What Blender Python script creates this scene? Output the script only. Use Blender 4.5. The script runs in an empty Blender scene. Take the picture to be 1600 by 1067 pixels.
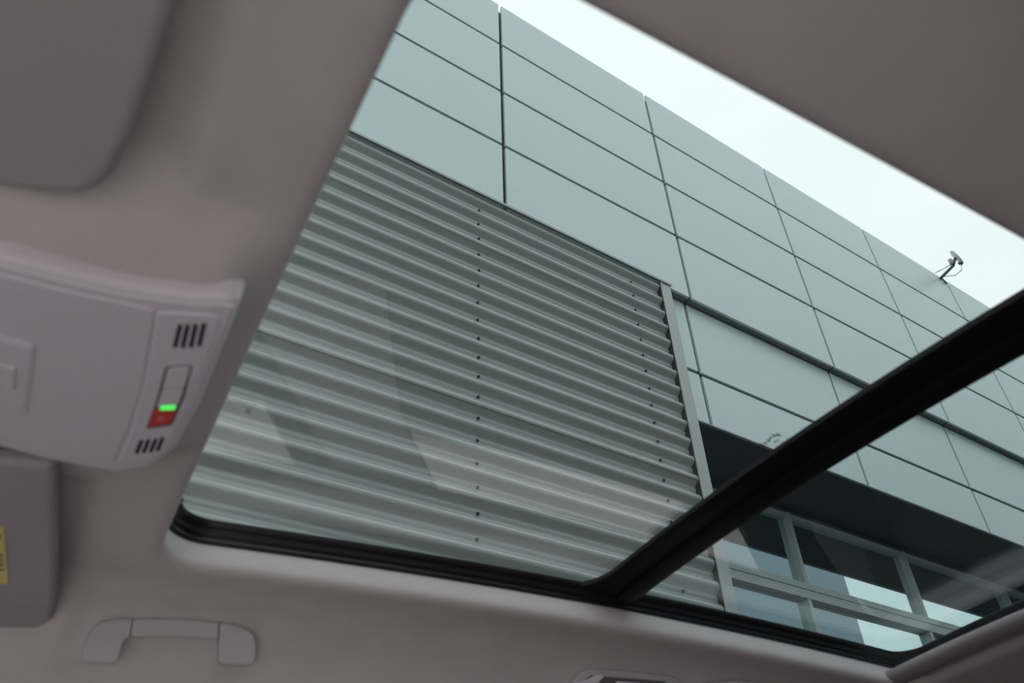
import bpy, bmesh, math, random
from mathutils import Matrix, Vector
random.seed(7)

# ------------------------------------------------------------------ camera, sky, exposure
EYE = 1.20                                   # camera height above the ground
F_PX = 1192.5                                # focal length in pixels of the 1600 px frame
RIGHT = Vector((0.83683694, -0.54691688, -0.02420452))
DOWN = Vector((0.32773273, 0.53589833, -0.77807727))
FWD = Vector((0.43851476, 0.64319119, 0.62770208))
sc = bpy.context.scene
col = sc.collection
cam_d = bpy.data.cameras.new('camera')
cam_d.sensor_width = 23.5
cam_d.lens = F_PX / 1600 * 23.5
cam_d.clip_start = 0.02
cam_d.clip_end = 400
cam_d.dof.use_dof = True
cam_d.dof.focus_distance = 7.5
cam_d.dof.aperture_fstop = 4.2
cam = bpy.data.objects.new('camera', cam_d)
cm = Matrix.Identity(4)
for i in range(3):
    cm[i][0] = RIGHT[i]; cm[i][1] = -DOWN[i]; cm[i][2] = -FWD[i]
cm[2][3] = EYE
cam.matrix_world = cm
col.objects.link(cam)
sc.camera = cam

sc.view_settings.view_transform = 'Standard'
sc.view_settings.look = 'None'
sc.view_settings.gamma = 1
sc.view_settings.use_curve_mapping = False
sc.view_settings.exposure = 0.0

world = bpy.data.worlds.new('overcast_sky')
sc.world = world
world.use_nodes = True
wn = world.node_tree
wn.nodes.clear()
tc = wn.nodes.new('ShaderNodeTexCoord')
mp = wn.nodes.new('ShaderNodeMapping'); mp.inputs['Scale'].default_value = (1.0, 1.0, 2.2)
nz = wn.nodes.new('ShaderNodeTexNoise')
nz.inputs['Scale'].default_value = 2.3; nz.inputs['Detail'].default_value = 5; nz.inputs['Roughness'].default_value = 0.5
rp = wn.nodes.new('ShaderNodeValToRGB')
rp.color_ramp.elements[0].position = 0.35; rp.color_ramp.elements[0].color = (0.90, 0.915, 0.92, 1)
rp.color_ramp.elements[1].position = 0.66; rp.color_ramp.elements[1].color = (1.0, 1.0, 1.0, 1)
bg = wn.nodes.new('ShaderNodeBackground'); bg.inputs['Strength'].default_value = 1.33
wo = wn.nodes.new('ShaderNodeOutputWorld')
wn.links.new(tc.outputs['Generated'], mp.inputs['Vector'])
wn.links.new(mp.outputs['Vector'], nz.inputs['Vector'])
wn.links.new(nz.outputs['Fac'], rp.inputs['Fac'])
wn.links.new(rp.outputs['Color'], bg.inputs['Color'])
wn.links.new(bg.outputs['Background'], wo.inputs['Surface'])

# ------------------------------------------------------------------ materials
def nodes_of(name):
    m = bpy.data.materials.new(name); m.use_nodes = True
    nt = m.node_tree
    return m, nt, nt.nodes['Principled BSDF']

def mat(name, rgb, rough=0.6, metal=0.0, spec=0.5, noise=0.0, nscale=40.0, bump=0.0, bscale=300.0, coat=0.0, coat_rough=0.1, stretch=(1, 1, 1)):
    m, nt, b = nodes_of(name)
    b.inputs['Base Color'].default_value = (*rgb, 1)
    b.inputs['Roughness'].default_value = rough
    b.inputs['Metallic'].default_value = metal
    b.inputs['Specular IOR Level'].default_value = spec
    b.inputs['Coat Weight'].default_value = coat
    b.inputs['Coat Roughness'].default_value = coat_rough
    if noise or bump:
        t = nt.nodes.new('ShaderNodeTexCoord')
        mpn = nt.nodes.new('ShaderNodeMapping'); mpn.inputs['Scale'].default_value = stretch
        nt.links.new(t.outputs['Object'], mpn.inputs['Vector'])
    if noise:
        n = nt.nodes.new('ShaderNodeTexNoise'); n.inputs['Scale'].default_value = nscale; n.inputs['Detail'].default_value = 4
        r = nt.nodes.new('ShaderNodeValToRGB')
        r.color_ramp.elements[0].position = 0.3; r.color_ramp.elements[0].color = (*[c * (1 - noise) for c in rgb], 1)
        r.color_ramp.elements[1].position = 0.7; r.color_ramp.elements[1].color = (*[min(1, c * (1 + noise)) for c in rgb], 1)
        nt.links.new(mpn.outputs['Vector'], n.inputs['Vector'])
        nt.links.new(n.outputs['Fac'], r.inputs['Fac'])
        nt.links.new(r.outputs['Color'], b.inputs['Base Color'])
    if bump:
        n2 = nt.nodes.new('ShaderNodeTexNoise'); n2.inputs['Scale'].default_value = bscale; n2.inputs['Detail'].default_value = 2
        bp = nt.nodes.new('ShaderNodeBump'); bp.inputs['Strength'].default_value = bump; bp.inputs['Distance'].default_value = 0.001
        nt.links.new(mpn.outputs['Vector'], n2.inputs['Vector'])
        nt.links.new(n2.outputs['Fac'], bp.inputs['Height'])
        nt.links.new(bp.outputs['Normal'], b.inputs['Normal'])
    return m

def glass_mat(name, tint, r0=0.04, refl=(1, 1, 1)):
    """clear or tinted sheet glass: straight transmission plus Fresnel reflection on each surface"""
    m = bpy.data.materials.new(name); m.use_nodes = True
    nt = m.node_tree; nt.nodes.clear()
    out = nt.nodes.new('ShaderNodeOutputMaterial')
    tr = nt.nodes.new('ShaderNodeBsdfTransparent'); tr.inputs['Color'].default_value = (*tint, 1)
    gl = nt.nodes.new('ShaderNodeBsdfGlossy'); gl.inputs['Roughness'].default_value = 0.0; gl.inputs['Color'].default_value = (*refl, 1)
    ge = nt.nodes.new('ShaderNodeNewGeometry')
    dt = nt.nodes.new('ShaderNodeVectorMath'); dt.operation = 'DOT_PRODUCT'
    ab = nt.nodes.new('ShaderNodeMath'); ab.operation = 'ABSOLUTE'
    sb = nt.nodes.new('ShaderNodeMath'); sb.operation = 'SUBTRACT'; sb.inputs[0].default_value = 1.0
    pw = nt.nodes.new('ShaderNodeMath'); pw.operation = 'POWER'; pw.inputs[1].default_value = 5.0
    ma = nt.nodes.new('ShaderNodeMath'); ma.operation = 'MULTIPLY_ADD'; ma.inputs[1].default_value = 1 - r0; ma.inputs[2].default_value = r0
    mx = nt.nodes.new('ShaderNodeMixShader')
    L = nt.links.new
    L(ge.outputs['Incoming'], dt.inputs[0]); L(ge.outputs['Normal'], dt.inputs[1])
    L(dt.outputs['Value'], ab.inputs[0]); L(ab.outputs[0], sb.inputs[1]); L(sb.outputs[0], pw.inputs[0]); L(pw.outputs[0], ma.inputs[0])
    L(ma.outputs[0], mx.inputs['Fac']); L(tr.outputs[0], mx.inputs[1]); L(gl.outputs[0], mx.inputs[2])
    L(mx.outputs[0], out.inputs['Surface'])
    return m

def pane_mat(name):
    """coated solar glass of the building: dark body, strong mirror reflection"""
    m = bpy.data.materials.new(name); m.use_nodes = True
    nt = m.node_tree; nt.nodes.clear()
    out = nt.nodes.new('ShaderNodeOutputMaterial')
    df = nt.nodes.new('ShaderNodeBsdfDiffuse'); df.inputs['Color'].default_value = (0.03, 0.04, 0.04, 1)
    gl = nt.nodes.new('ShaderNodeBsdfGlossy'); gl.inputs['Roughness'].default_value = 0.0; gl.inputs['Color'].default_value = (0.80, 0.98, 0.98, 1)
    mx = nt.nodes.new('ShaderNodeMixShader'); mx.inputs['Fac'].default_value = 0.70
    nt.links.new(df.outputs[0], mx.inputs[1]); nt.links.new(gl.outputs[0], mx.inputs[2]); nt.links.new(mx.outputs[0], out.inputs['Surface'])
    return m

M_FABRIC = mat('headliner_knit', (0.60, 0.565, 0.56), 0.95, spec=0.1, noise=0.03, nscale=25, bump=0.15, bscale=900)
M_PLASTIC = mat('console_plastic', (0.77, 0.745, 0.775), 0.42, spec=0.45, bump=0.05, bscale=1500)
M_VISOR = mat('visor_fabric', (0.43, 0.405, 0.41), 0.9, spec=0.15, noise=0.03, nscale=30, bump=0.12, bscale=1000)
M_HANDLE = mat('handle_plastic', (0.55, 0.515, 0.52), 0.55, spec=0.35, bump=0.05, bscale=1200)
M_RUBBER = mat('black_rubber', (0.010, 0.010, 0.011), 0.30, spec=0.55)
M_BLACKTRIM = mat('black_roof_trim', (0.006, 0.0055, 0.007), 0.5, spec=0.2)
M_GROOVE = mat('button_gap', (0.16, 0.145, 0.15), 0.6)
M_SLOT = mat('slot_black', (0.008, 0.007, 0.012), 0.7)
M_RED = mat('button_red', (0.78, 0.055, 0.05), 0.4)
M_REDMARK = mat('button_mark', (0.75, 0.22, 0.24), 0.5)
M_YELLOW = mat('label_yellow', (0.75, 0.68, 0.20), 0.55)
M_PRINT = mat('label_print', (0.25, 0.25, 0.18), 0.7)
M_GREEN = bpy.data.materials.new('green_light'); M_GREEN.use_nodes = True
_b = M_GREEN.node_tree.nodes['Principled BSDF']
_b.inputs['Base Color'].default_value = (0.05, 0.6, 0.1, 1)
_b.inputs['Emission Color'].default_value = (0.06, 0.95, 0.11, 1)
_b.inputs['Emission Strength'].default_value = 0.95
M_SHADE = mat('shade_bar_grey', (0.34, 0.31, 0.32), 0.6, spec=0.3)
M_ROOFGLASS = glass_mat('roof_glass_tint', (0.905, 0.958, 0.955), 0.075)
M_REARGLASS = glass_mat('rear_roof_glass_tint', (0.865, 0.935, 0.932), 0.075)
M_SIDEGLASS = glass_mat('side_glass_clear', (0.95, 0.97, 0.96))
M_ETCH = mat('etched_print', (0.03, 0.035, 0.035), 0.7)
M_GLASSDOT = mat('glass_print_grey', (0.07, 0.095, 0.10), 0.7)
M_DOOR = mat('door_trim', (0.06, 0.057, 0.06), 0.7)
M_PILLAR = mat('pillar_trim', (0.45, 0.42, 0.43), 0.7)
M_CARPET = mat('cabin_carpet', (0.42, 0.37, 0.38), 0.95)
M_REARDARK = mat('rear_light_blocker', (0.04, 0.04, 0.042), 0.95)

M_PANEL = mat('painted_aluminium', (0.60, 0.70, 0.71), 0.32, spec=0.5, noise=0.012, nscale=1.2)
M_JOINT = mat('joint_backing', (0.11, 0.14, 0.15), 0.7)
M_CLAD = mat('corrugated_steel', (0.315, 0.350, 0.325), 0.28, metal=0.0, spec=0.6, coat=0.5, coat_rough=0.25, noise=0.03, nscale=2.0, stretch=(0.15, 1, 1))
M_FLASH = mat('grey_flashing', (0.40, 0.43, 0.43), 0.42, metal=0.2, noise=0.02, nscale=6)
M_DRIP = mat('drip_edge_grey', (0.36, 0.38, 0.39), 0.4, metal=0.2)
M_SCREW = mat('screw_dark', (0.05, 0.055, 0.055), 0.5, metal=0.4)
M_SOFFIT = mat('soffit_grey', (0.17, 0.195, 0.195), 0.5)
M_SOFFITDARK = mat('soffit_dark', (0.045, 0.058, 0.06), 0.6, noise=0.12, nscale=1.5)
M_FRAME = mat('window_frame_alu', (0.44, 0.50, 0.49), 0.4, metal=0.1)
M_PANE = pane_mat('solar_glass')
M_GROUND = mat('asphalt', (0.045, 0.046, 0.047), 0.9, noise=0.15, nscale=3.0)
M_BOUNCE = mat('pale_bounce', (0.84, 0.72, 0.74), 0.9, noise=0.08, nscale=3.0)  # pale pinkish colour of the added light-bouncing surfaces
M_OPP = mat('opposite_render', (0.40, 0.45, 0.50), 0.8)
M_ANTWHITE = mat('antenna_white', (0.78, 0.80, 0.72), 0.5)
M_ANTGREY = mat('antenna_metal', (0.10, 0.12, 0.13), 0.45, metal=0.4)
M_ANTMID = mat('antenna_clamp_grey', (0.36, 0.42, 0.46), 0.5)
M_CABLE = mat('cable_grey', (0.14, 0.16, 0.17), 0.6)

# ------------------------------------------------------------------ helpers
YAW = math.radians(-3.963)
CY, SY = math.cos(YAW), math.sin(YAW)
def W(u, l, z):
    """car frame (u to the rear, l across to the far side, z up from the eye) -> world"""
    return Vector((CY * u - SY * l, SY * u + CY * l, z + EYE))
def ratio(px, py):
    r = RIGHT * ((px - 800) / F_PX) + DOWN * ((py - 533.5) / F_PX) + FWD
    return (r.x * CY + r.y * SY) / r.z, (-r.x * SY + r.y * CY) / r.z
def on(px, py, z0, cu=0.0, cl=0.0, L0=0.0):
    """point of the sloping plane z = z0 + cu*u + cl*(l-L0) behind a measured position"""
    ru, rl = ratio(px, py)
    z = (z0 - cl * L0) / (1 - cu * ru - cl * rl)
    return Vector((ru * z, rl * z, z))

def props(o, label=None, cat=None, group=None, kind=None):
    if label: o['label'] = label
    if cat: o['category'] = cat
    if group: o['group'] = group
    if kind: o['kind'] = kind
    return o
def thing(name, label, cat, loc, group=None, kind=None):
    o = bpy.data.objects.new(name, None); o.empty_display_size = 0.05
    o.location = loc; col.objects.link(o)
    return props(o, label, cat, group, kind)
ORIGIN = {}
def attach(o, parent):
    if parent is not None:
        o.parent = parent
        o.matrix_parent_inverse = Matrix.Translation(-origin(parent))
def origin(o):
    p = Vector((0, 0, 0))
    if o.type == 'EMPTY': return o.location.copy()
    return o.location.copy()
def obj(name, me, m, parent=None, loc=None, label=None):
    o = bpy.data.objects.new(name, me); col.objects.link(o)
    if m is not None and not me.materials: me.materials.append(m)
    if loc is not None: o.location = loc
    attach(o, parent)
    if label: o['label'] = label
    return o
def mesh(name, verts, faces, smooth=False):
    me = bpy.data.meshes.new(name)
    me.from_pydata([tuple(v) for v in verts], [], faces)
    me.validate(); 
    bm = bmesh.new(); bm.from_mesh(me); bmesh.ops.recalc_face_normals(bm, faces=bm.faces); bm.to_mesh(me); bm.free()
    if smooth:
        for p in me.polygons: p.use_smooth = True
    return me
def boxes_mesh(name, boxes):
    v, f = [], []
    for (x0, x1, y0, y1, z0, z1) in boxes:
        b = len(v)
        v += [(x0, y0, z0), (x1, y0, z0), (x1, y1, z0), (x0, y1, z0), (x0, y0, z1), (x1, y0, z1), (x1, y1, z1), (x0, y1, z1)]
        f += [(b, b+3, b+2, b+1), (b+4, b+5, b+6, b+7), (b, b+1, b+5, b+4), (b+1, b+2, b+6, b+5), (b+2, b+3, b+7, b+6), (b+3, b, b+4, b+7)]
    return mesh(name, v, f)
def bevel(o, w, seg=3, ang=35):
    b = o.modifiers.new('bevel', 'BEVEL'); b.width = w; b.segments = seg; b.limit_method = 'ANGLE'; b.angle_limit = math.radians(ang)
    b.harden_normals = True
    for p in o.data.polygons: p.use_smooth = True
    return o
def to_base(pts, base):
    return [Vector(p) - base for p in pts]
def slab(name, pts, thick, m, parent=None, bev=0.0, seg=3, label=None):
    """polygon given in world points, extruded by the vector `thick`"""
    n = len(pts); pts = [Vector(p) for p in pts]; t = Vector(thick)
    c = sum(pts, Vector()) / n
    v = [p - c for p in pts] + [p + t - c for p in pts]
    f = [tuple(range(n)), tuple(range(2 * n - 1, n - 1, -1))] + [(i, (i + 1) % n, n + (i + 1) % n, n + i) for i in range(n)]
    o = obj(name, mesh(name, v, f), m, parent, c, label)
    if bev: bevel(o, bev, seg)
    return o
def round_poly(pts, r, n=6):
    """round the corners of a 3-D polygon (r may be a list)"""
    out = []; N = len(pts); pts = [Vector(p) for p in pts]
    for i, p in enumerate(pts):
        ri = r[i] if isinstance(r, (list, tuple)) else r
        a, b = pts[i - 1] - p, pts[(i + 1) % N] - p
        if ri <= 0: out.append(p); continue
        d = min(ri, a.length * 0.48, b.length * 0.48)
        A, B = p + a.normalized() * d, p + b.normalized() * d
        for k in range(n + 1):
            s = k / n
            out.append(A * (1 - s) ** 2 + p * (2 * s * (1 - s)) + B * s * s)
    return out
def tube(name, pts, r, m, parent=None, seg=8, close=True):
    pts = [Vector(p) for p in pts]; v, f = [], []
    c = pts[0].copy()
    for i, p in enumerate(pts):
        d = (pts[min(i + 1, len(pts) - 1)] - pts[max(i - 1, 0)]).normalized()
        a = d.cross(Vector((0, 0, 1)) if abs(d.z) < 0.9 else Vector((1, 0, 0))).normalized(); b = d.cross(a)
        ri = r[i] if isinstance(r, (list, tuple)) else r
        for k in range(seg):
            t = 2 * math.pi * k / seg
            v.append(p - c + a * math.cos(t) * ri + b * math.sin(t) * ri)
    for i in range(len(pts) - 1):
        for k in range(seg):
            f.append((i * seg + k, i * seg + (k + 1) % seg, (i + 1) * seg + (k + 1) % seg, (i + 1) * seg + k))
    f.append(tuple(range(seg))); f.append(tuple(range((len(pts) - 1) * seg, len(pts) * seg)))
    return obj(name, mesh(name, v, f, True), m, parent, c)
def sstep(a, b, x):
    t = max(0.0, min(1.0, (x - a) / (b - a))); return t * t * (3 - 2 * t)

# ------------------------------------------------------------------ cabin: head lining with the roof opening
def crown(l): return -0.031 * ((l - 0.40) / 0.55) ** 2
def lon(u): return -0.014 * ((u - 0.75) / 0.6) ** 2
def roofz(u, l, base): return base + crown(l) + lon(u)
HB = 0.434
def head_z(u, l):
    z = roofz(u, l, HB)
    z -= 0.12 * (max(0.0, l - 1.0) / 0.14) ** 2.2
    z -= 0.075 * (max(0.0, 0.06 - l) / 0.14) ** 2.2
    z += 0.08 * min(0.0, u)
    fr = sstep(-0.010, -0.040, u)                                   # front zone with the visor recesses
    z += 0.014 * fr * (1 - sstep(0.375, 0.41, l)) * sstep(-0.06, -0.03, l)
    z += 0.014 * fr * sstep(0.80, 0.835, l) * (1 - sstep(1.085, 1.11, l))
    z += 0.007 * sstep(-0.020, 0.015, u) * (1 - sstep(0.215, 0.250, u)) * sstep(1.035, 1.075, l)      # pocket added behind the grab handle to deepen its shadow
    b = sstep(0.392, 0.458, l) * (1 - sstep(0.690, 0.745, l))          # swelling that carries the console
    z -= 0.035 * b * (1 - 0.95 * sstep(0.010, 0.062, u))
    return z

def rrect(u0, u1, l0, l1, r, nf, ns, nr, nc=10):
    """rounded rectangle: front side, far side, rear side, near side"""
    p = []
    def arc(cu, cl, a0):
        for k in range(1, nc): 
            a = a0 + (math.pi / 2) * k / nc
            p.append((cu + r * math.cos(a), cl + r * math.sin(a)))
    for k in range(nf + 1): p.append((u0, l0 + r + (l1 - l0 - 2 * r) * k / nf))
    arc2 = lambda cu, cl, a0: [p.append((cu + r * math.cos(a0 - (math.pi / 2) * k / nc), cl + r * math.sin(a0 - (math.pi / 2) * k / nc))) for k in range(1, nc)]
    arc2(u0 + r, l1 - r, math.pi)
    for k in range(ns + 1): p.append((u0 + r + (u1 - u0 - 2 * r) * k / ns, l1))
    arc2(u1 - r, l1 - r, math.pi / 2)
    for k in range(nr + 1): p.append((u1, l1 - r - (l1 - l0 - 2 * r) * k / nr))
    arc2(u1 - r, l0 + r, 0)
    for k in range(ns + 1): p.append((u1 - r - (u1 - u0 - 2 * r) * k / ns, l0))
    arc2(u0 + r, l0 + r, -math.pi / 2)
    return p
OU0, OU1, OL0, OL1, OR = 0.0605, 1.45, 0.161, 0.983, 0.056
NF, NS, NR = 100, 200, 30
rings = []
for d, dz in ((0.0075, 0.0350), (0.0070, 0.0344), (0.0045, 0.0280), (0.0020, 0.0200), (0.0005, 0.0125), (0.0, 0.0085), (0.0006, 0.0060), (0.0025, 0.0033), (0.006, 0.0014), (0.012, 0.0003), (0.024, 0.0), (0.034, 0.0)):
    q = rrect(OU0 - d, OU1 + d, OL0 - d, OL1 + d, OR + d, NF, NS, NR)
    rings.append([(u, l, (head_z(u, l) + dz)) for u, l in q])
inner = rrect(OU0 - 0.034, OU1 + 0.034, OL0 - 0.034, OL1 + 0.034, OR + 0.034, NF, NS, NR)
outer = rrect(-0.42, 1.95, -0.085, 1.142, 0.03, NF, NS, NR)
for k in range(1, 61):
    t = k / 60
    ring = []
    for (a, b), (c, d) in zip(inner, outer):
        u, l = a + (c - a) * t, b + (d - b) * t
        ring.append((u, l, head_z(u, l)))
    rings.append(ring)
nper = len(inner)
hv = [W(*p) for r in rings for p in r]
hf = [(i * nper + k, i * nper + (k + 1) % nper, (i + 1) * nper + (k + 1) % nper, (i + 1) * nper + k) for i in range(len(rings) - 1) for k in range(nper)]
ceil = obj('ceiling', mesh('ceiling', hv, hf, True), M_FABRIC)
so = ceil.modifiers.new('thickness', 'SOLIDIFY'); so.thickness = 0.006; so.offset = 0
props(ceil, 'beige-grey fabric head lining around the large roof window', 'headliner', kind='structure')

# black seal frame between head lining and glass
seal_prof = [(0.012, 0.4960), (0.012, 0.4700), (0.0068, 0.4688), (0.0010, 0.4705), (-0.0005, 0.4730), (0.0025, 0.4765), (-0.0010, 0.4785), (-0.0035, 0.4805), (-0.0010, 0.4850), (-0.0045, 0.4870), (-0.0075, 0.4900), (-0.0085, 0.4930), (-0.0085, 0.4962)]
sr = []
for d, z in seal_prof:
    sr.append([(u, l, roofz(u, l, z)) for u, l in rrect(OU0 - d, OU1 + d, OL0 - d, OL1 + d, OR + d, NF, NS, NR)])
sv = [W(*p) for r in sr for p in r]
sf = [(i * nper + k, i * nper + (k + 1) % nper, (i + 1) * nper + (k + 1) % nper, (i + 1) * nper + k) for i in range(len(sr) - 1) for k in range(nper)]
seal = obj('trim_1', mesh('trim_1', sv, sf, True), M_RUBBER)
props(seal, 'black rubber seal and rail running round the roof window', 'seal', kind='structure')

# crossbar between the two roof panes
def crossbar_profile(l):
    f = 0.024 * (max(0.0, l - 0.915) / 0.06) ** 2.4      # small fillet where the bar meets the rail
    return [(0.709 - f, 0.4960), (0.709 - f, 0.4895), (0.715 - f * .8, 0.4860), (0.731, 0.4850), (0.747, 0.4845), (0.7485, 0.4875), (0.7505, 0.4875), (0.752, 0.4790), (0.757, 0.4765), (0.779, 0.4765), (0.785, 0.4785), (0.787, 0.4850), (0.787, 0.4960)]
cv, cf = [], []
LS = [0.14 + 0.842 * k / 60 for k in range(61)]
npf = len(crossbar_profile(0))
for l in LS:
    for u, z in crossbar_profile(l): cv.append(W(u, l, roofz(u, l, z)))
for i in range(60):
    for k in range(npf): cf.append((i * npf + k, i * npf + (k + 1) % npf, (i + 1) * npf + (k + 1) % npf, (i + 1) * npf + k))
cf += [tuple(range(npf)), tuple(range(60 * npf, 61 * npf))]
cb = obj('trim_2', mesh('trim_2', cv, cf), M_BLACKTRIM)
for p in cb.data.polygons: p.use_smooth = True
cb.data.set_sharp_from_angle(angle=math.radians(40))
props(cb, 'broad black crossbar separating front and rear roof panes', 'crossbar', kind='structure')

# curved sheets of roof glass
def roof_glass(name, u0, u1, l0, l1, m, label):
    nu, nl = 40, 40; v, f = [], []
    for s in range(2):
        for i in range(nu + 1):
            for j in range(nl + 1):
                u, l = u0 + (u1 - u0) * i / nu, l0 + (l1 - l0) * j / nl
                v.append(W(u, l, roofz(u, l, 0.4965 + 0.004 * s)))
    n1 = (nu + 1) * (nl + 1); idx = lambda i, j, s: s * n1 + i * (nl + 1) + j
    for s in range(2):
        for i in range(nu):
            for j in range(nl): f.append((idx(i, j, s), idx(i + 1, j, s), idx(i + 1, j + 1, s), idx(i, j + 1, s)))
    for i in range(nu):
        f.append((idx(i, 0, 0), idx(i + 1, 0, 0), idx(i + 1, 0, 1), idx(i, 0, 1))); f.append((idx(i, nl, 0), idx(i + 1, nl, 0), idx(i + 1, nl, 1), idx(i, nl, 1)))
    for j in range(nl):
        f.append((idx(0, j, 0), idx(0, j + 1, 0), idx(0, j + 1, 1), idx(0, j, 1))); f.append((idx(nu, j, 0), idx(nu, j + 1, 0), idx(nu, j + 1, 1), idx(nu, j, 1)))
    o = obj(name, mesh(name, v, f, True), m)
    o.data.set_sharp_from_angle(angle=math.radians(40))
    return props(o, label, 'roof window', kind='structure')
win1 = roof_glass('window_1', 0.045, 0.737, 0.146, 0.992, M_ROOFGLASS, 'tinted front roof pane between console and black crossbar')
win2 = roof_glass('window_2', 0.759, 1.462, 0.146, 0.992, M_REARGLASS, 'darker tinted rear roof pane behind the black crossbar')

# small printed mark on the underside of the front pane, beside the crossbar
def glass_dot(px, py, r):
    c = on(px, py, 0.494); z = c.z
    for _ in range(6):
        z = roofz(c.x, c.y, 0.4961); ru, rl = ratio(px, py); c = Vector((ru * z, rl * z, z))
    return c, r
dots = []
for (x, y, r) in [(1192, 696, 3), (1196, 692, 3.2), (1201, 688, 3.5), (1204, 684, 3), (1195, 698, 2.6), (1200, 697, 1.8), (1210, 681, 3), (1215, 679, 3.4), (1219, 680, 2.4), (1207, 679, 1.8), (1211, 690, 2.6), (1215, 688, 2.2), (1230, 685, 1.6), (1223, 690, 1.5), (1213, 697, 1.3), (1218, 693, 1.2), (1188, 693, 2.2), (1184, 695, 1.8)]:
    c, _ = glass_dot(x, y, r); rr = r * 0.0009
    dots.append([W(c.x + rr * math.cos(a * math.pi / 4), c.y + 0.7 * rr * math.sin(a * math.pi / 4), c.z) for a in range(8)])
dv, df = [], []
for d in dots:
    b = len(dv); dv += d + [p + Vector((0, 0, -0.0002)) for p in d]
    df += [tuple(range(b, b + 8)), tuple(range(b + 8, b + 16))] + [(b + k, b + (k + 1) % 8, b + 8 + (k + 1) % 8, b + 8 + k) for k in range(8)]
pm = obj('printed_mark', mesh('printed_mark', dv, df), M_GLASSDOT, win1); pm['label'] = 'small grey dotted print on the glass'

# ------------------------------------------------------------------ cabin sides, seen only as reflections in the roof glass
def LW(u, l, z): return W(u, l, z)
def side_wall(name, l_of_z, polys, thick, m, label):
    v, f = [], []
    for poly in polys:
        n = len(poly); b = len(v)
        v += [W(u, l_of_z(z), z) for u, z in poly] + [W(u, l_of_z(z) + thick, z) for u, z in poly]
        f += [tuple(range(b, b + n)), tuple(range(b + 2 * n - 1, b + n - 1, -1))] + [(b + i, b + (i + 1) % n, b + n + (i + 1) % n, b + n + i) for i in range(n)]
    o = obj(name, mesh(name, v, f), m)
    return props(o, label, 'cabin wall', kind='structure')
fl = lambda z: 1.145 + 0.18 * max(0, 0.27 - z)
polys = [[(-0.9, 0.200), (1.95, 0.200), (1.95, 0.275), (-0.42, 0.275)],
         [(-1.2, -0.80), (2.0, -0.80), (2.0, 0.0), (1.62, 0.0), (1.60, 0.080), (-1.1, 0.072)],
         [(0.221, 0.072), (0.497, 0.078), (0.545, 0.202), (0.286, 0.202)],
         [(1.345, 0.075), (1.61, 0.06), (1.66, 0.202), (1.358, 0.202)]]
side_wall('wall_right', fl, polys, 0.012, M_DOOR, 'dark door side of the cabin below the head lining')
tp = [W(u, fl(z) - 0.012, z) for u, z in [(0.13, -0.25), (0.219, -0.048), (0.346, 0.197), (0.53, 0.197), (0.48, 0.06), (0.47, -0.25)]]
pt = slab('trim_4', tp, W(0, 0.02, 0) - W(0, 0, 0), M_PILLAR, None, 0.006, 3)
props(pt, 'grey door pillar trim mirrored faintly in the front roof pane', 'pillar trim', kind='structure')
polys = [[(0.30, 0.200), (1.95, 0.200), (1.95, 0.275), (0.30, 0.275)],
         [(0.36, -0.80), (2.0, -0.80), (2.0, 0.02), (0.36, 0.0)],
         [(0.34, -0.02), (0.50, 0.0), (0.47, 0.202), (0.30, 0.202)],
         [(1.30, 0.0), (1.60, 0.0), (1.60, 0.202), (1.30, 0.202)]]
side_wall('wall_left', lambda z: -0.09 - 0.18 * max(0, 0.27 - z), polys, -0.06, M_DOOR, 'dark rear door side of the cabin')
wr = obj('wall_rear', boxes_mesh('wall_rear', [(-0.03, 0.03, -0.75, 0.75, 0, 1.08)]), M_DOOR, None, W(2.0, 0.55, -0.80))
wr.rotation_euler.z = YAW; props(wr, 'dark rear end of the cabin', 'cabin wall', kind='structure')
fo = obj('floor', boxes_mesh('floor', [(-1.2, 0.40, -0.26, 1.35, -0.04, 0.0)]), M_CARPET, None, W(0, 0, -0.80))  # front floor kept pale to bounce light onto the head lining
fo.rotation_euler.z = YAW; props(fo, 'front cabin floor made pale to bounce light upward', 'floor', kind='structure')
be = obj('trim_3', boxes_mesh('trim_3', [(0.42, 1.95, -0.20, 1.28, -0.04, 0.0), (0.95, 1.95, -0.15, 1.22, 0.0, 0.40)]), M_REARDARK, None, W(0, 0, -0.80))  # dark block added to shade the lining towards the rear
be.rotation_euler.z = YAW; props(be, 'unseen dark rear bench and floor, added to shade the rear cabin', 'cabin lining', kind='structure')

def side_window(name, poly, label):
    pts = [W(u, fl(z) + 0.005, z) for u, z in poly]
    o = slab(name, pts, W(0, 0.004, 0) - W(0, 0, 0), M_SIDEGLASS)
    return props(o, label, 'side window', kind='structure')
w3 = side_window('window_3', [(-1.0, 0.060), (0.26, 0.065), (0.32, 0.215), (-0.6, 0.215)], 'front side window mirrored in the roof glass')
w4 = side_window('window_4', [(0.46, 0.070), (1.38, 0.070), (1.39, 0.215), (0.51, 0.215)], 'rear door window mirrored in the roof glass')
w5 = side_window('window_5', [(1.58, -0.02), (1.96, -0.02), (1.96, 0.215), (1.63, 0.215)], 'rear quarter window mirrored in the roof glass')
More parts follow.
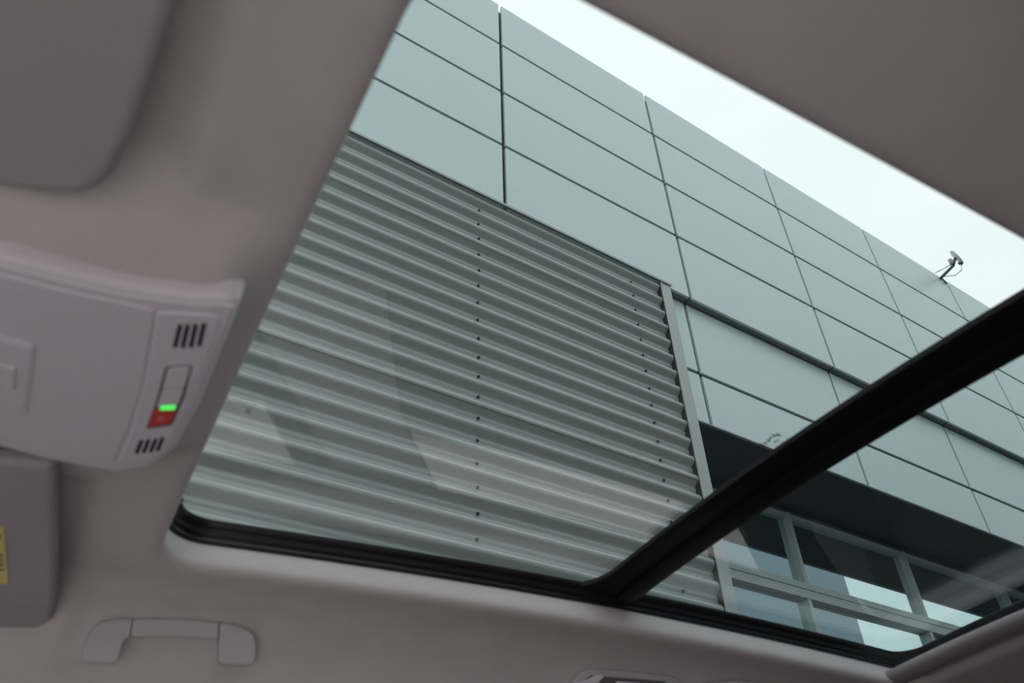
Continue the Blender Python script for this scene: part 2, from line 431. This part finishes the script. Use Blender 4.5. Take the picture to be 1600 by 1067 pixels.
# etched maker's mark in the lower rear corner of the front side window
ev, ef = [], []
def etch(cu, cz, ru, rz, n=8):
    b = len(ev)
    q = [(cu + ru * math.cos(2 * math.pi * (k + .5) / n) * 1.2, cz + rz * math.sin(2 * math.pi * (k + .5) / n) * 1.2) for k in range(n)]
    for e in (0.0042, 0.0047): ev.extend(W(u, fl(z) + e, z) for u, z in q)
    ef.extend([tuple(range(b, b + n)), tuple(range(b + n, b + 2 * n))] + [(b + k, b + (k + 1) % n, b + n + (k + 1) % n, b + n + k) for k in range(n)])
for k in range(5): etch(0.178 + 0.0042 * k, 0.084 + 0.002 * (k % 2), 0.0014, 0.0075, 4)
for k in range(4): etch(0.200 + 0.0042 * k, 0.083 + 0.001 * (k % 3), 0.0015, 0.0062 - 0.0009 * k, 4)
etch(0.196, 0.104, 0.0052, 0.0048); etch(0.188, 0.0955, 0.004, 0.0013, 4); etch(0.204, 0.0945, 0.005, 0.0012, 4)
em = obj('etched_mark', mesh('etched_mark', ev, ef), M_ETCH, w3); em['label'] = 'small dark etched mark'

# ------------------------------------------------------------------ overhead console
CZ, CU_ = 0.3635, 0.15
def C(px, py, up=0.0): 
    p = on(px, py, CZ + up, CU_); return p
def CW(pts, up=0.0): return [W(*C(x, y, up)) for x, y in pts]
UP = Vector((0, 0, 1))
console = thing('overhead_console', 'light grey overhead console with slots and buttons beside the roof window', 'console', W(-0.06, 0.60, CZ))
far_l = [W(-0.30, 0.735, CZ + CU_ * -0.30 ), W(-0.30, 0.48, CZ + CU_ * -0.30 )]
rim = CW([(0, 402), (100, 427), (200, 449), (300, 463), (340, 464), (364, 465), (374, 480), (350, 540), (310, 640), (273, 706), (235, 733), (180, 741), (80, 723), (0, 702)])
rim = [W(-0.30, 0.462, CZ + CU_ * -0.30 )] + rim + [W(-0.30, 0.742, CZ + CU_ * -0.30 )]
slab('housing', rim, UP * 0.035, M_PLASTIC, console, 0.008, 4)
p2 = CW([(0, 416), (100, 441), (200, 463), (300, 476), (345, 476), (366, 480), (338, 545), (298, 638), (265, 699), (233, 724), (180, 731), (80, 713), (0, 692)], -0.0015)
p2 = [W(-0.29, 0.472, CZ + CU_ * -0.29 - 0.0015)] + p2 + [W(-0.29, 0.732, CZ + CU_ * -0.29 - 0.0015)]
slab('surround', p2, UP * 0.004, M_PLASTIC, console, 0.0013, 2)
p3 = CW([(0, 430), (100, 455), (200, 476), (241, 486), (237, 520), (222, 600), (200, 672), (178, 722), (80, 704), (0, 683)], -0.003)
p3 = [W(-0.28, 0.482, CZ + CU_ * -0.28 - 0.003)] + p3 + [W(-0.28, 0.722, CZ + CU_ * -0.28 - 0.003)]
cover = slab('light_cover', p3, UP * 0.006, M_PLASTIC, console, 0.0012, 2)
p4 = CW([(247, 489), (328, 493), (344, 500), (324, 560), (286, 645), (258, 702), (234, 716), (186, 722), (206, 675), (228, 600), (243, 520)], -0.003)
strip = slab('button_panel', round_poly(p4, 0.004), UP * 0.006, M_PLASTIC, console, 0.0010, 2)
# microphone slots
def slot(a, b, w):
    A, B = C(*a, -0.0036), C(*b, -0.0036); d = (B - A).normalized(); n = Vector((d.y, -d.x, 0)) * w
    pts = round_poly([W(*(A + n)), W(*(B + n)), W(*(B - n)), W(*(A - n))], w * 0.9, 4)
    return slab('slot', pts, UP * 0.004, M_SLOT, strip)
for a, b in (((281.6, 508), (273, 543)), ((293.5, 508), (285.3, 543.5)), ((306, 507), (298, 543)), ((318.5, 506), (310.9, 541))): slot(a, b, 0.0015)
for a, b in (((221.4, 688), (212.7, 709)), ((232.5, 687), (223.9, 708)), ((243.9, 686), (234.8, 706.5)), ((254.1, 684), (245.8, 704.7))): slot(a, b, 0.0015)
# buttons
slab('button_bezel', round_poly(CW([(258, 573), (301, 571), (289, 620), (269, 665), (228, 671), (245, 622)], -0.0035), 0.003), UP * 0.002, M_GROOVE, console, 0.0004, 1)
bt = slab('button', round_poly(CW([(262, 577), (297, 575), (287.5, 606), (254, 608.5)], -0.0048), 0.003), UP * 0.003, M_PLASTIC, console, 0.0006, 2)
slab('button', round_poly(CW([(253.5, 610.5), (287, 608), (278, 633), (244.5, 636)], -0.0048), 0.001), UP * 0.003, M_PLASTIC, console, 0.0006, 2)
rb = slab('button', round_poly(CW([(241.5, 641), (275, 640), (266, 661.5), (231.5, 667.5)], -0.0048), [0.001, 0.001, 0.003, 0.001]), UP * 0.003, M_RED, console, 0.0006, 2, 'red emergency call button')
slab('button_mark', round_poly(CW([(247, 651), (257, 650), (255, 657), (245, 658)], -0.0052), 0.001), UP * 0.0006, M_REDMARK, rb)
slab('indicator_light', round_poly(CW([(250.5, 636), (273.5, 635), (273.5, 640.5), (249.5, 641.5)], -0.0058), 0.0012), UP * 0.003, M_GREEN, console, 0.0005, 2, 'glowing green indicator bar')
# reading light lens with its raised rim and switch
q = [(0, 527), (50, 540), (55, 545), (42, 650), (0, 642)]
lens_out = [W(-0.20, 0.505, CZ + CU_ * -0.20 - 0.0045)] + CW(q, -0.0045) + [W(-0.20, 0.61, CZ + CU_ * -0.20 - 0.0045)]
slab('reading_light', lens_out, UP * 0.004, M_PLASTIC, console, 0.0012, 3)
lens_in = [W(-0.195, 0.515, CZ + CU_ * -0.195 - 0.0052)] + CW([(0, 533), (47, 545), (49, 549), (36, 645), (0, 637)], -0.0052) + [W(-0.195, 0.60, CZ + CU_ * -0.195 - 0.0052)]
rl = slab('lens', lens_in, UP * 0.003, M_PLASTIC, console, 0.0006, 2)
slab('switch', [W(-0.155, 0.535, CZ + CU_ * -0.155 - 0.0068)] + round_poly(CW([(0, 572), (24, 577), (22, 611), (0, 606)], -0.0068), [0, 0.002, 0.002, 0]) + [W(-0.155, 0.575, CZ + CU_ * -0.155 - 0.0068)], UP * 0.004, M_PLASTIC, console, 0.001, 2)

# ------------------------------------------------------------------ sun visors
def visor(label, z0, cu, cl, L0, pix, extra_a, extra_b, rad):
    pts = [on(x, y, z0, cu, cl, L0) for x, y in pix]
    pl = lambda u, l: Vector((u, l, z0 + cu * u + cl * (l - L0)))
    ring = [pl(*e) for e in extra_a] + pts + [pl(*e) for e in extra_b]
    c = sum(ring, Vector()) / len(ring)
    t = thing('sun_visor', label, 'sun visor', W(*c), 'sun visors')
    slab('body', [W(*p) for p in ring], UP * 0.019, M_VISOR, t, rad, 5)
    return t
vn = visor('large plain grey sun visor at top left, above the console', 0.3875, 0.14, 0.0, 0.3,
           [(272, 0), (240, 110), (206, 212), (186, 250), (170, 280), (148, 298), (120, 307), (60, 304), (0, 296)],
           [(-0.19, -0.03), (-0.052, -0.03)], [(-0.19, 0.40)], 0.008)
arm_b = W(-0.13, 0.375, 0.378)
tube('pivot_clip', [W(-0.15, 0.36, 0.388), W(-0.15, 0.375, 0.398), W(-0.15, 0.38, 0.42)], 0.006, M_HANDLE, vn)
vf = visor('grey sun visor with a yellow sticker, below the console', 0.3665, 0.14, -0.115, 0.75,
           [(84, 728), (85, 820), (85.5, 900), (84.5, 950), (79, 970), (66, 981), (40, 986), (0, 990)],
           [(-0.19, 0.745)], [(-0.19, 1.115)], 0.007)
tube('pivot_clip', [W(-0.15, 0.76, 0.35), W(-0.15, 0.75, 0.365), W(-0.15, 0.75, 0.39)], 0.006, M_HANDLE, vf)
VP = dict(z0=0.3665, cu=0.14, cl=-0.115, L0=0.75)
lab = slab('sticker', [W(*on(x, y, VP['z0'] - 0.0012, VP['cu'], VP['cl'], VP['L0'])) for x, y in [(-60, 806), (6, 826), (12.8, 911.5), (-60, 917)]], UP * 0.0018, M_YELLOW, vf, 0, 1, 'yellow warning sticker')
for q in ([(-10, 834), (1.5, 837), (2, 842), (-10, 842)], [(-30, 862), (4, 866), (4.5, 870), (-30, 868)], [(-30, 871), (4.5, 873), (5, 877), (-30, 876)], [(-30, 879), (5, 881), (5.5, 885), (-30, 884)], [(-30, 888), (6.5, 889), (7, 892), (-30, 892)]):
    slab('print', [W(*on(x, y, VP['z0'] - 0.0016, VP['cu'], VP['cl'], VP['L0'])) for x, y in q], UP * 0.0008, M_PRINT, lab)

# ------------------------------------------------------------------ grab handles on the far side
def H(px, py, du=0.0, dz=0.0, dl=0.0):
    ru, rl = ratio(px, py); z = (1.074 + 0.35 * 0.32) / (rl + 0.35)
    return W(ru * z + du, rl * z + dl, z + dz)
OUTW = W(0, 0.042, 0.012) - W(0, 0, 0)
def grab_handle(label, du, dz=0.0, dl=0.0):
    g = thing('grab_handle', label, 'grab handle', H(270, 985, du, dz, dl), 'grab handles')
    P = lambda L: [H(x, y, du, dz, dl) for x, y in L]
    a = P([(207.5, 967), (185, 967), (165, 970), (150, 976), (141, 987), (133, 1008), (127.5, 1027), (130, 1033), (137, 1035.5), (176, 1036.5), (182, 1034), (186, 1026), (192, 1005), (196, 998), (203, 996)])
    slab('end_cover', a, OUTW, M_HANDLE, g, 0.0035, 4)
    b = P([(208.0, 967), (240, 965.8), (290, 967), (343.7, 972), (342.2, 1000), (300, 997), (250, 995.5), (203.5, 996)])
    slab('grip', b, OUTW * 0.6, M_HANDLE, g, 0.0035, 4)
    c = P([(344.3, 972.2), (370, 977), (388, 984), (396, 990), (400, 1000), (401, 1020), (399, 1034), (394, 1038.5), (387, 1040), (350, 1039), (344, 1037), (342, 1032), (342, 1006), (342.8, 1000)])
    slab('end_cover', c, OUTW, M_HANDLE, g, 0.0035, 4)
    return g
grab_handle('grey plastic grab handle near the yellow-stickered visor', 0.0)
grab_handle('rear grey grab handle just peeking in at the bottom edge', 0.945, 0.021, -0.026)

# coat hook plate
hk = thing('coat_hook', 'grey coat hook plate at the bottom edge below the crossbar', 'coat hook', W(0.83, 1.08, 0.34))
def K(px, py, off=0.0):
    ru, rl = ratio(px, py); z = (1.066 + off + 0.45 * 0.34) / (rl + 0.45)
    return W(ru * z, rl * z, z)
plate = [K(888, 1085), K(898, 1064), (K(908, 1051)), K(920, 1044.5), K(985, 1049), K(1052, 1057), K(1060, 1062), K(1061, 1085)]
slab('plate', plate, W(0, 0.022, 0.01) - W(0, 0, 0), M_HANDLE, hk, 0.0025, 3)
slab('recess_shade', [K(902, 1085, -0.0015), K(908, 1067, -0.0015), K(924, 1055, -0.0015), K(1040, 1064, -0.0015), K(1046, 1085, -0.0015)], W(0, 0.004, 0) - W(0, 0, 0), mat('hook_recess_shade', (0.14, 0.13, 0.135), 0.6), hk, 0.001, 2)  # shadow above the hook is put into this dark colour
slab('hook', round_poly([K(903, 1066, -0.009), K(922, 1059.5, -0.009), K(932, 1053.5, -0.009), K(942, 1053, -0.009), K(944, 1058, -0.009), K(936, 1066, -0.009), K(928, 1085, -0.009), K(903, 1085, -0.009)], 0.003), W(0, 0.01, 0) - W(0, 0, 0), M_PLASTIC, hk, 0.0015, 3)
slab('lamp_lens', [K(964, 1064, -0.004), K(1000, 1066.5, -0.004), K(1000, 1085, -0.004), K(964, 1085, -0.004)], W(0, 0.006, 0) - W(0, 0, 0), M_PLASTIC, hk, 0.001, 2)

# roller shade parked at the rear edge of the opening
sh = thing('roller_shade', 'grey pull bar of the roller shade at the rear edge of the roof window', 'roller shade', W(1.39, 0.55, 0.44))
prof = [(1.376, 0.4560), (1.374, 0.4500), (1.378, 0.4435), (1.388, 0.4385), (1.402, 0.4370), (1.414, 0.4385), (1.420, 0.4440), (1.430, 0.4440), (1.430, 0.4475), (1.416, 0.4480), (1.400, 0.4520), (1.388, 0.4580)]
bv, bf = [], []
ls = [0.16 + 0.826 * k / 40 for k in range(41)]
for l in ls:
    for u, z in prof: bv.append(W(u, l, roofz(u, l, z)) - W(1.39, 0.55, 0.44))
npf = len(prof)
for i in range(40):
    for k in range(npf): bf.append((i * npf + k, i * npf + (k + 1) % npf, (i + 1) * npf + (k + 1) % npf, (i + 1) * npf + k))
bf += [tuple(range(npf)), tuple(range(40 * npf, 41 * npf))]
pb = obj('pull_bar', mesh('pull_bar', bv, bf, True), M_SHADE, sh, W(1.39, 0.55, 0.44)); pb.data.set_sharp_from_angle(angle=math.radians(50))
fv, ff = [], []
for l in ls:
    for u, z in [(1.425, 0.4455), (1.50, 0.4470), (1.50, 0.4480), (1.425, 0.4465)]: fv.append(W(u, l, roofz(u, l, z)) - W(1.39, 0.55, 0.44))
for i in range(40):
    for k in range(4): ff.append((i * 4 + k, i * 4 + (k + 1) % 4, (i + 1) * 4 + (k + 1) % 4, (i + 1) * 4 + k))
obj('shade_fabric', mesh('shade_fabric', fv, ff), M_VISOR, sh, W(1.39, 0.55, 0.44))

# ------------------------------------------------------------------ ground outside
gr = obj('ground', boxes_mesh('ground', [(-60, 90, -60, 30, -0.2, 0.0)]), M_GROUND)
gr.location.z = -0.05
props(gr, 'dark asphalt yard around the building', 'ground', kind='structure')

pv = obj('bounce_slab', boxes_mesh('bounce_slab', [(-5.0, 2.4, -16.0, -0.35, -0.05, 0.0)]), M_BOUNCE)  # unseen pale slab added to throw light into the cabin
props(pv, 'added pale surface bouncing light into the cabin', 'bounce_slab', kind='structure')
ob = obj('opposite_building', boxes_mesh('opposite_building', [(8, 35.7, -30, -10, 0, 17.2), (8, 35.7, -10.03, -10, 16.6, 17.2)] + [(9 + 3 * k, 11.2 + 3 * k, -10.02, -9.97, z, z + 1.4) for k in range(9) for z in (3, 6.5, 10)]), M_OPP)
props(ob, 'grey building across the yard mirrored in the lower windows', 'building', kind='structure')
kb = obj('bounce_strip', boxes_mesh('bounce_strip', [(-8, 10, 2.40, 2.92, -0.05, 0.04)]), M_BOUNCE)  # unseen pale strip added to brighten the side window reflections
props(kb, 'added pale strip that brightens the mirrored side windows', 'bounce_strip', kind='structure')
# ------------------------------------------------------------------ building
X0, CW_ = 3.374, 2.986
Y1 = 5.0
Y2 = 5.127
YW = 6.20
ZR = [11.669, 10.512, 9.290, 8.091, 6.880]          # joints of the upper panel rows, from the eye
ZL = [6.88, 5.684, 4.926]
XE = 5.955                                            # end of the corrugated block
bld = thing('building', 'pale panelled building with grey corrugated lower wall seen through the roof window', 'building', (8, 5, 0))
VG, HG = 0.055, 0.056
panel_mesh = {}
def panel(name, x0, x1, y, z0, z1, m, th=0.035):
    key = (round(x1 - x0, 3), round(z1 - z0, 3), th, m.name)
    if key not in panel_mesh:
        w, h = (x1 - x0), (z1 - z0)
        me = boxes_mesh(name, [(0, w, 0, th, 0, h)]); me.materials.append(m); panel_mesh[key] = me
    return obj(name, panel_mesh[key], None, bld, Vector((x0, y, z0 + EYE)))
KMIN, KMAX = -2, 9
for k in range(KMIN, KMAX):
    xa, xb = X0 + k * CW_ + VG / 2, X0 + (k + 1) * CW_ - VG / 2
    for r in range(4):
        panel('wall_panel', xa, xb, Y1, ZR[r + 1] + (HG / 2 if r < 3 else 0), ZR[r] - (HG / 2 if r else 0), M_PANEL)
    if xb > XE:
        la = max(xa, XE)
        for r in range(2):
            panel('wall_panel', la, xb, Y2, ZL[r + 1] + (HG / 2 if r < 1 else 0), ZL[r] - (HG / 2 if r else 0.02), M_PANEL)
        # narrow soffit below the upper panels, one strip for each column
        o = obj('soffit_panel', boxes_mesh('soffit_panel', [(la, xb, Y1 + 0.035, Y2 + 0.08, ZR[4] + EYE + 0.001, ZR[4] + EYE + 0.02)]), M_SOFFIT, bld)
XL, XR = X0 + KMIN * CW_, X0 + KMAX * CW_
obj('backing_wall', boxes_mesh('backing_wall', [(XL, XR, Y1 + 0.075, Y1 + 0.40, ZR[4] + EYE + 0.02, ZR[0] + EYE - 0.06), (XE, XR, Y2 + 0.075, Y2 + 0.3, ZL[2] + EYE + 0.03, ZL[0] + EYE + 0.03)]), M_JOINT, bld)
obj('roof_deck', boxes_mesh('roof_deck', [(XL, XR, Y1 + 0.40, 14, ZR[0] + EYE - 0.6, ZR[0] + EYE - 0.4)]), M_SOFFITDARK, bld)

# corrugated cladding in overlapping sheets
PER = 0.2367
ZS0 = 6.69                                          # first screw row
prof_pts = [(-0.165, 0.001), (-0.150, 0.0008), (-0.130, 0.004), (-0.095, 0.0115), (-0.075, 0.0135), (-0.05, 0.0125), (0.02, 0.0075), (0.08, 0.0025), (0.110, 0.0030), (0.14, 0.009), (0.23, 0.034), (0.29, 0.0490), (0.33, 0.0565), (0.37, 0.0615), (0.41, 0.0640), (0.45, 0.0648), (0.49, 0.0640), (0.53, 0.0615), (0.57, 0.0560), (0.60, 0.0500), (0.66, 0.0360), (0.72, 0.0210), (0.77, 0.0090), (0.80, 0.0035)]
YV = 5.062
def sheet(zt, zb, proud):
    pts = []
    k0 = -2
    for k in range(k0, 36):
        for t, o in prof_pts:
            z = ZS0 - (k + t) * PER
            if zb <= z <= zt: pts.append((z, o))
    n = len(pts); v, f = [], []
    for s in range(2):
        for z, o in pts:
            fr = (zt - z) / (zt - zb)
            y = YV - o - proud * fr + (0.002 if s else 0)
            v.append((XL, y, z + EYE)); v.append((5.779, y, z + EYE))
    for s in range(2):
        for i in range(n - 1):
            b = s * 2 * n + 2 * i; f.append((b, b + 1, b + 3, b + 2))
    e = 2 * (n - 1); f += [(0, 1, 2 * n + 1, 2 * n), (e, e + 1, 2 * n + e + 1, 2 * n + e)]
    for i in range(n - 1): f.append((2 * i + 1, 2 * i + 3, 2 * n + 2 * i + 3, 2 * n + 2 * i + 1))
    c = Vector(((XL + 5.8) / 2, YV, zt + EYE))
    o = obj('cladding_sheet', mesh('cladding_sheet', [Vector(p) - c for p in v], f, True), M_CLAD, bld, c)
    o.data.set_sharp_from_angle(angle=math.radians(60))
    return o
SEAM = [6.93, 6.69 - (2 + 0.585) * PER, 6.69 - (11 + 0.585) * PER, 6.69 - (20 + 0.585) * PER, -1.15]
sheets = []
for i in range(4):
    sheets.append(sheet(SEAM[i] + (0.05 if i else 0), SEAM[i + 1], 0.007 if i < 3 else 0.0))
bm = bmesh.new()
bmesh.ops.create_cone(bm, cap_ends=True, segments=12, radius1=0.017, radius2=0.016, depth=0.006, matrix=Matrix.Translation((0, 0, 0.003)))
bmesh.ops.create_cone(bm, cap_ends=True, segments=6, radius1=0.011, radius2=0.010, depth=0.014, matrix=Matrix.Translation((0, 0, 0.013)))
bmesh.ops.rotate(bm, verts=bm.verts, cent=(0, 0, 0), matrix=Matrix.Rotation(math.radians(90), 3, 'X'))
scm = bpy.data.meshes.new('screw'); bm.to_mesh(scm); bm.free(); scm.materials.append(M_SCREW)
for cx in (0.728, 3.035, 5.315):
    for k in range(0, 21):
        z = ZS0 - k * PER
        si = 0 if z > SEAM[1] else 1 if z > SEAM[2] else 2
        fr = (SEAM[si] - z) / (SEAM[si] - SEAM[si + 1])
        s = obj('screw', scm, None, bld, Vector((cx + random.uniform(-.008, .008), YV - 0.008 - 0.007 * fr, z + EYE + random.uniform(-.006, .006))))
# drip edge above, vertical corner flashing, return wall
obj('drip_edge', boxes_mesh('drip_edge', [(XL, 5.99, 4.962, 5.03, 6.905 + EYE, 6.915 + EYE), (XL, 5.99, 4.958, 4.963, 6.88 + EYE, 6.915 + EYE)]), M_DRIP, bld)
obj('corner_flashing', boxes_mesh('corner_flashing', [(5.785, XE, 4.975, 4.985, -EYE + EYE, 6.885 + EYE)]), M_FLASH, bld)
obj('gap_shade_strip', boxes_mesh('gap_shade_strip', [(5.70, 5.86, 5.085, 5.12, 0, 6.885 + EYE), (5.80, 5.86, 4.99, 5.085, 0, 6.885 + EYE)]), M_SOFFITDARK, bld)  # dark strip stands in for the flashing's shadow in the valleys
obj('return_wall', boxes_mesh('return_wall', [(5.86, XE, 4.985, YW + 0.1, 0, 4.926 + EYE), (5.86, XE, 4.985, Y2 + 0.1, 4.926 + EYE, 6.86 + EYE)]), M_FLASH, bld)

# deep dark soffit over the window band
for k in range(0, KMAX):
    xa, xb = max(XE, X0 + k * CW_), X0 + (k + 1) * CW_
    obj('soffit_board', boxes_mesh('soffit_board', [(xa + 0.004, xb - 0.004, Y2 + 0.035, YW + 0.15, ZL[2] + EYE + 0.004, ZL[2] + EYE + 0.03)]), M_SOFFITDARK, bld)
obj('soffit_edge', boxes_mesh('soffit_edge', [(XE, XR, Y2 + 0.001, Y2 + 0.035, ZL[2] + EYE - 0.012, ZL[2] + EYE - 0.001)]), M_DRIP, bld)

# window band
MX = [5.95, 8.90, 11.60, 14.45, 17.30, 20.15, 23.0, 25.85, 28.7]
ZH, ZRT, ZRM, ZRB, ZBOT = 4.86, 3.815, 3.722, 3.600, 0.4
for i in range(len(MX) - 1):
    xa, xb = MX[i], MX[i + 1]; mw = 0.035
    wdw = obj('window', boxes_mesh('window', [
        (xa + (0 if i == 0 else mw), xb - mw, YW, YW + 0.09, ZH + EYE - 0.06, ZH + EYE),
        (xb - mw, xb + mw, YW - 0.02, YW + 0.09, ZRT + EYE, ZH + EYE)]), M_FRAME, bld)
    wdw2 = obj('window', boxes_mesh('window', [
        (xb - 0.045 - mw, xb - 0.045 + mw, YW - 0.02, YW + 0.09, ZBOT + EYE, ZRB + EYE),
        (xa + (0.005 if i == 0 else mw), xb - 0.045 - mw, YW, YW + 0.09, ZBOT + EYE, ZBOT + EYE + 0.08)]), M_FRAME, bld)
    obj('pane', boxes_mesh('pane', [(xa, xb, YW + 0.07, YW + 0.08, ZRT + EYE, ZH + EYE - 0.03)]), M_PANE, wdw)
    obj('pane', boxes_mesh('pane', [(xa, xb, YW + 0.07, YW + 0.08, ZBOT + EYE, ZRB + EYE)]), M_PANE, wdw2)
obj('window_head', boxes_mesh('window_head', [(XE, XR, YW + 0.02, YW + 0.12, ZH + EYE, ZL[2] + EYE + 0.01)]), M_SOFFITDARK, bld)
obj('transom', boxes_mesh('transom', [(XE, XR, YW - 0.03, YW + 0.09, ZRM + 0.006 + EYE, ZRT + EYE)]), M_FRAME, bld)
obj('transom', boxes_mesh('transom', [(XE, XR, YW - 0.03, YW + 0.09, ZRB + EYE, ZRM - 0.006 + EYE)]), M_FRAME, bld)
obj('transom_gasket', boxes_mesh('transom_gasket', [(XE, XR, YW - 0.015, YW + 0.09, ZRM - 0.006 + EYE, ZRM + 0.006 + EYE)]), M_RUBBER, bld)
obj('plinth', boxes_mesh('plinth', [(XE, XR, YW - 0.05, YW + 0.2, 0, ZBOT + EYE)]), M_FRAME, bld)

# ------------------------------------------------------------------ antenna on the parapet
ab = Vector((15.06, 5.0, 11.60 + EYE))
an = thing('roof_antenna', 'small white antenna on a dark arm at the roof edge', 'antenna', ab)
tip = ab + Vector((0.03, -0.36, 0.12))
tube('arm', [ab + Vector((0, 0.06, -0.02)), ab + Vector((0, -0.03, 0.0)), tip], 0.031, M_ANTGREY, an)
tube('bracket', [ab + Vector((0.02, -0.02, 0.02)), ab + Vector((0.10, -0.03, -0.06)), ab + Vector((0.16, -0.02, -0.10))], 0.018, M_ANTGREY, an)
tube('clamp', [tip + Vector((-0.05, 0.0, 0.02)), tip + Vector((-0.04, -0.02, 0.09)), tip + Vector((-0.07, 0.0, 0.15))], [0.045, 0.055, 0.04], M_ANTMID, an)
# flat radio panel, long axis tilted
ax = Vector((0.26, 0.0, -0.20)).normalized(); nrm = Vector((0.35, -0.72, 0.45)); nrm = (nrm - ax * nrm.dot(ax)).normalized(); bx_ = nrm.cross(ax)
pc = tip + Vector((0.03, -0.10, 0.17))
ring = [pc + ax * (0.19 * math.cos(t)) + bx_ * (0.07 * math.sin(t)) for t in [2 * math.pi * k / 20 for k in range(20)]]
slab('radio_panel', ring, nrm * 0.06, M_ANTWHITE, an, 0.015, 3)
tube('end_cap', [pc + ax * 0.13 + nrm * -0.01, pc + ax * 0.19 + nrm * 0.03], [0.05, 0.045], M_ANTGREY, an)
tube('mount', [tip, pc], 0.03, M_ANTGREY, an)
tube('cable', [tip + Vector((-0.04, 0, 0.03)), tip + Vector((-0.12, 0.18, -0.02)), tip + Vector((-0.20, 0.33, -0.05))], 0.008, M_CABLE, an, 6)
c0 = pc + ax * 0.19; c1 = ab + Vector((0.03, -0.05, 0.03))
tube('cable', [c0, c0 + Vector((0.0, 0.05, -0.14)), c0 * 0.5 + c1 * 0.5 + Vector((0.06, 0.0, -0.12)), c1], 0.008, M_CABLE, an, 6)
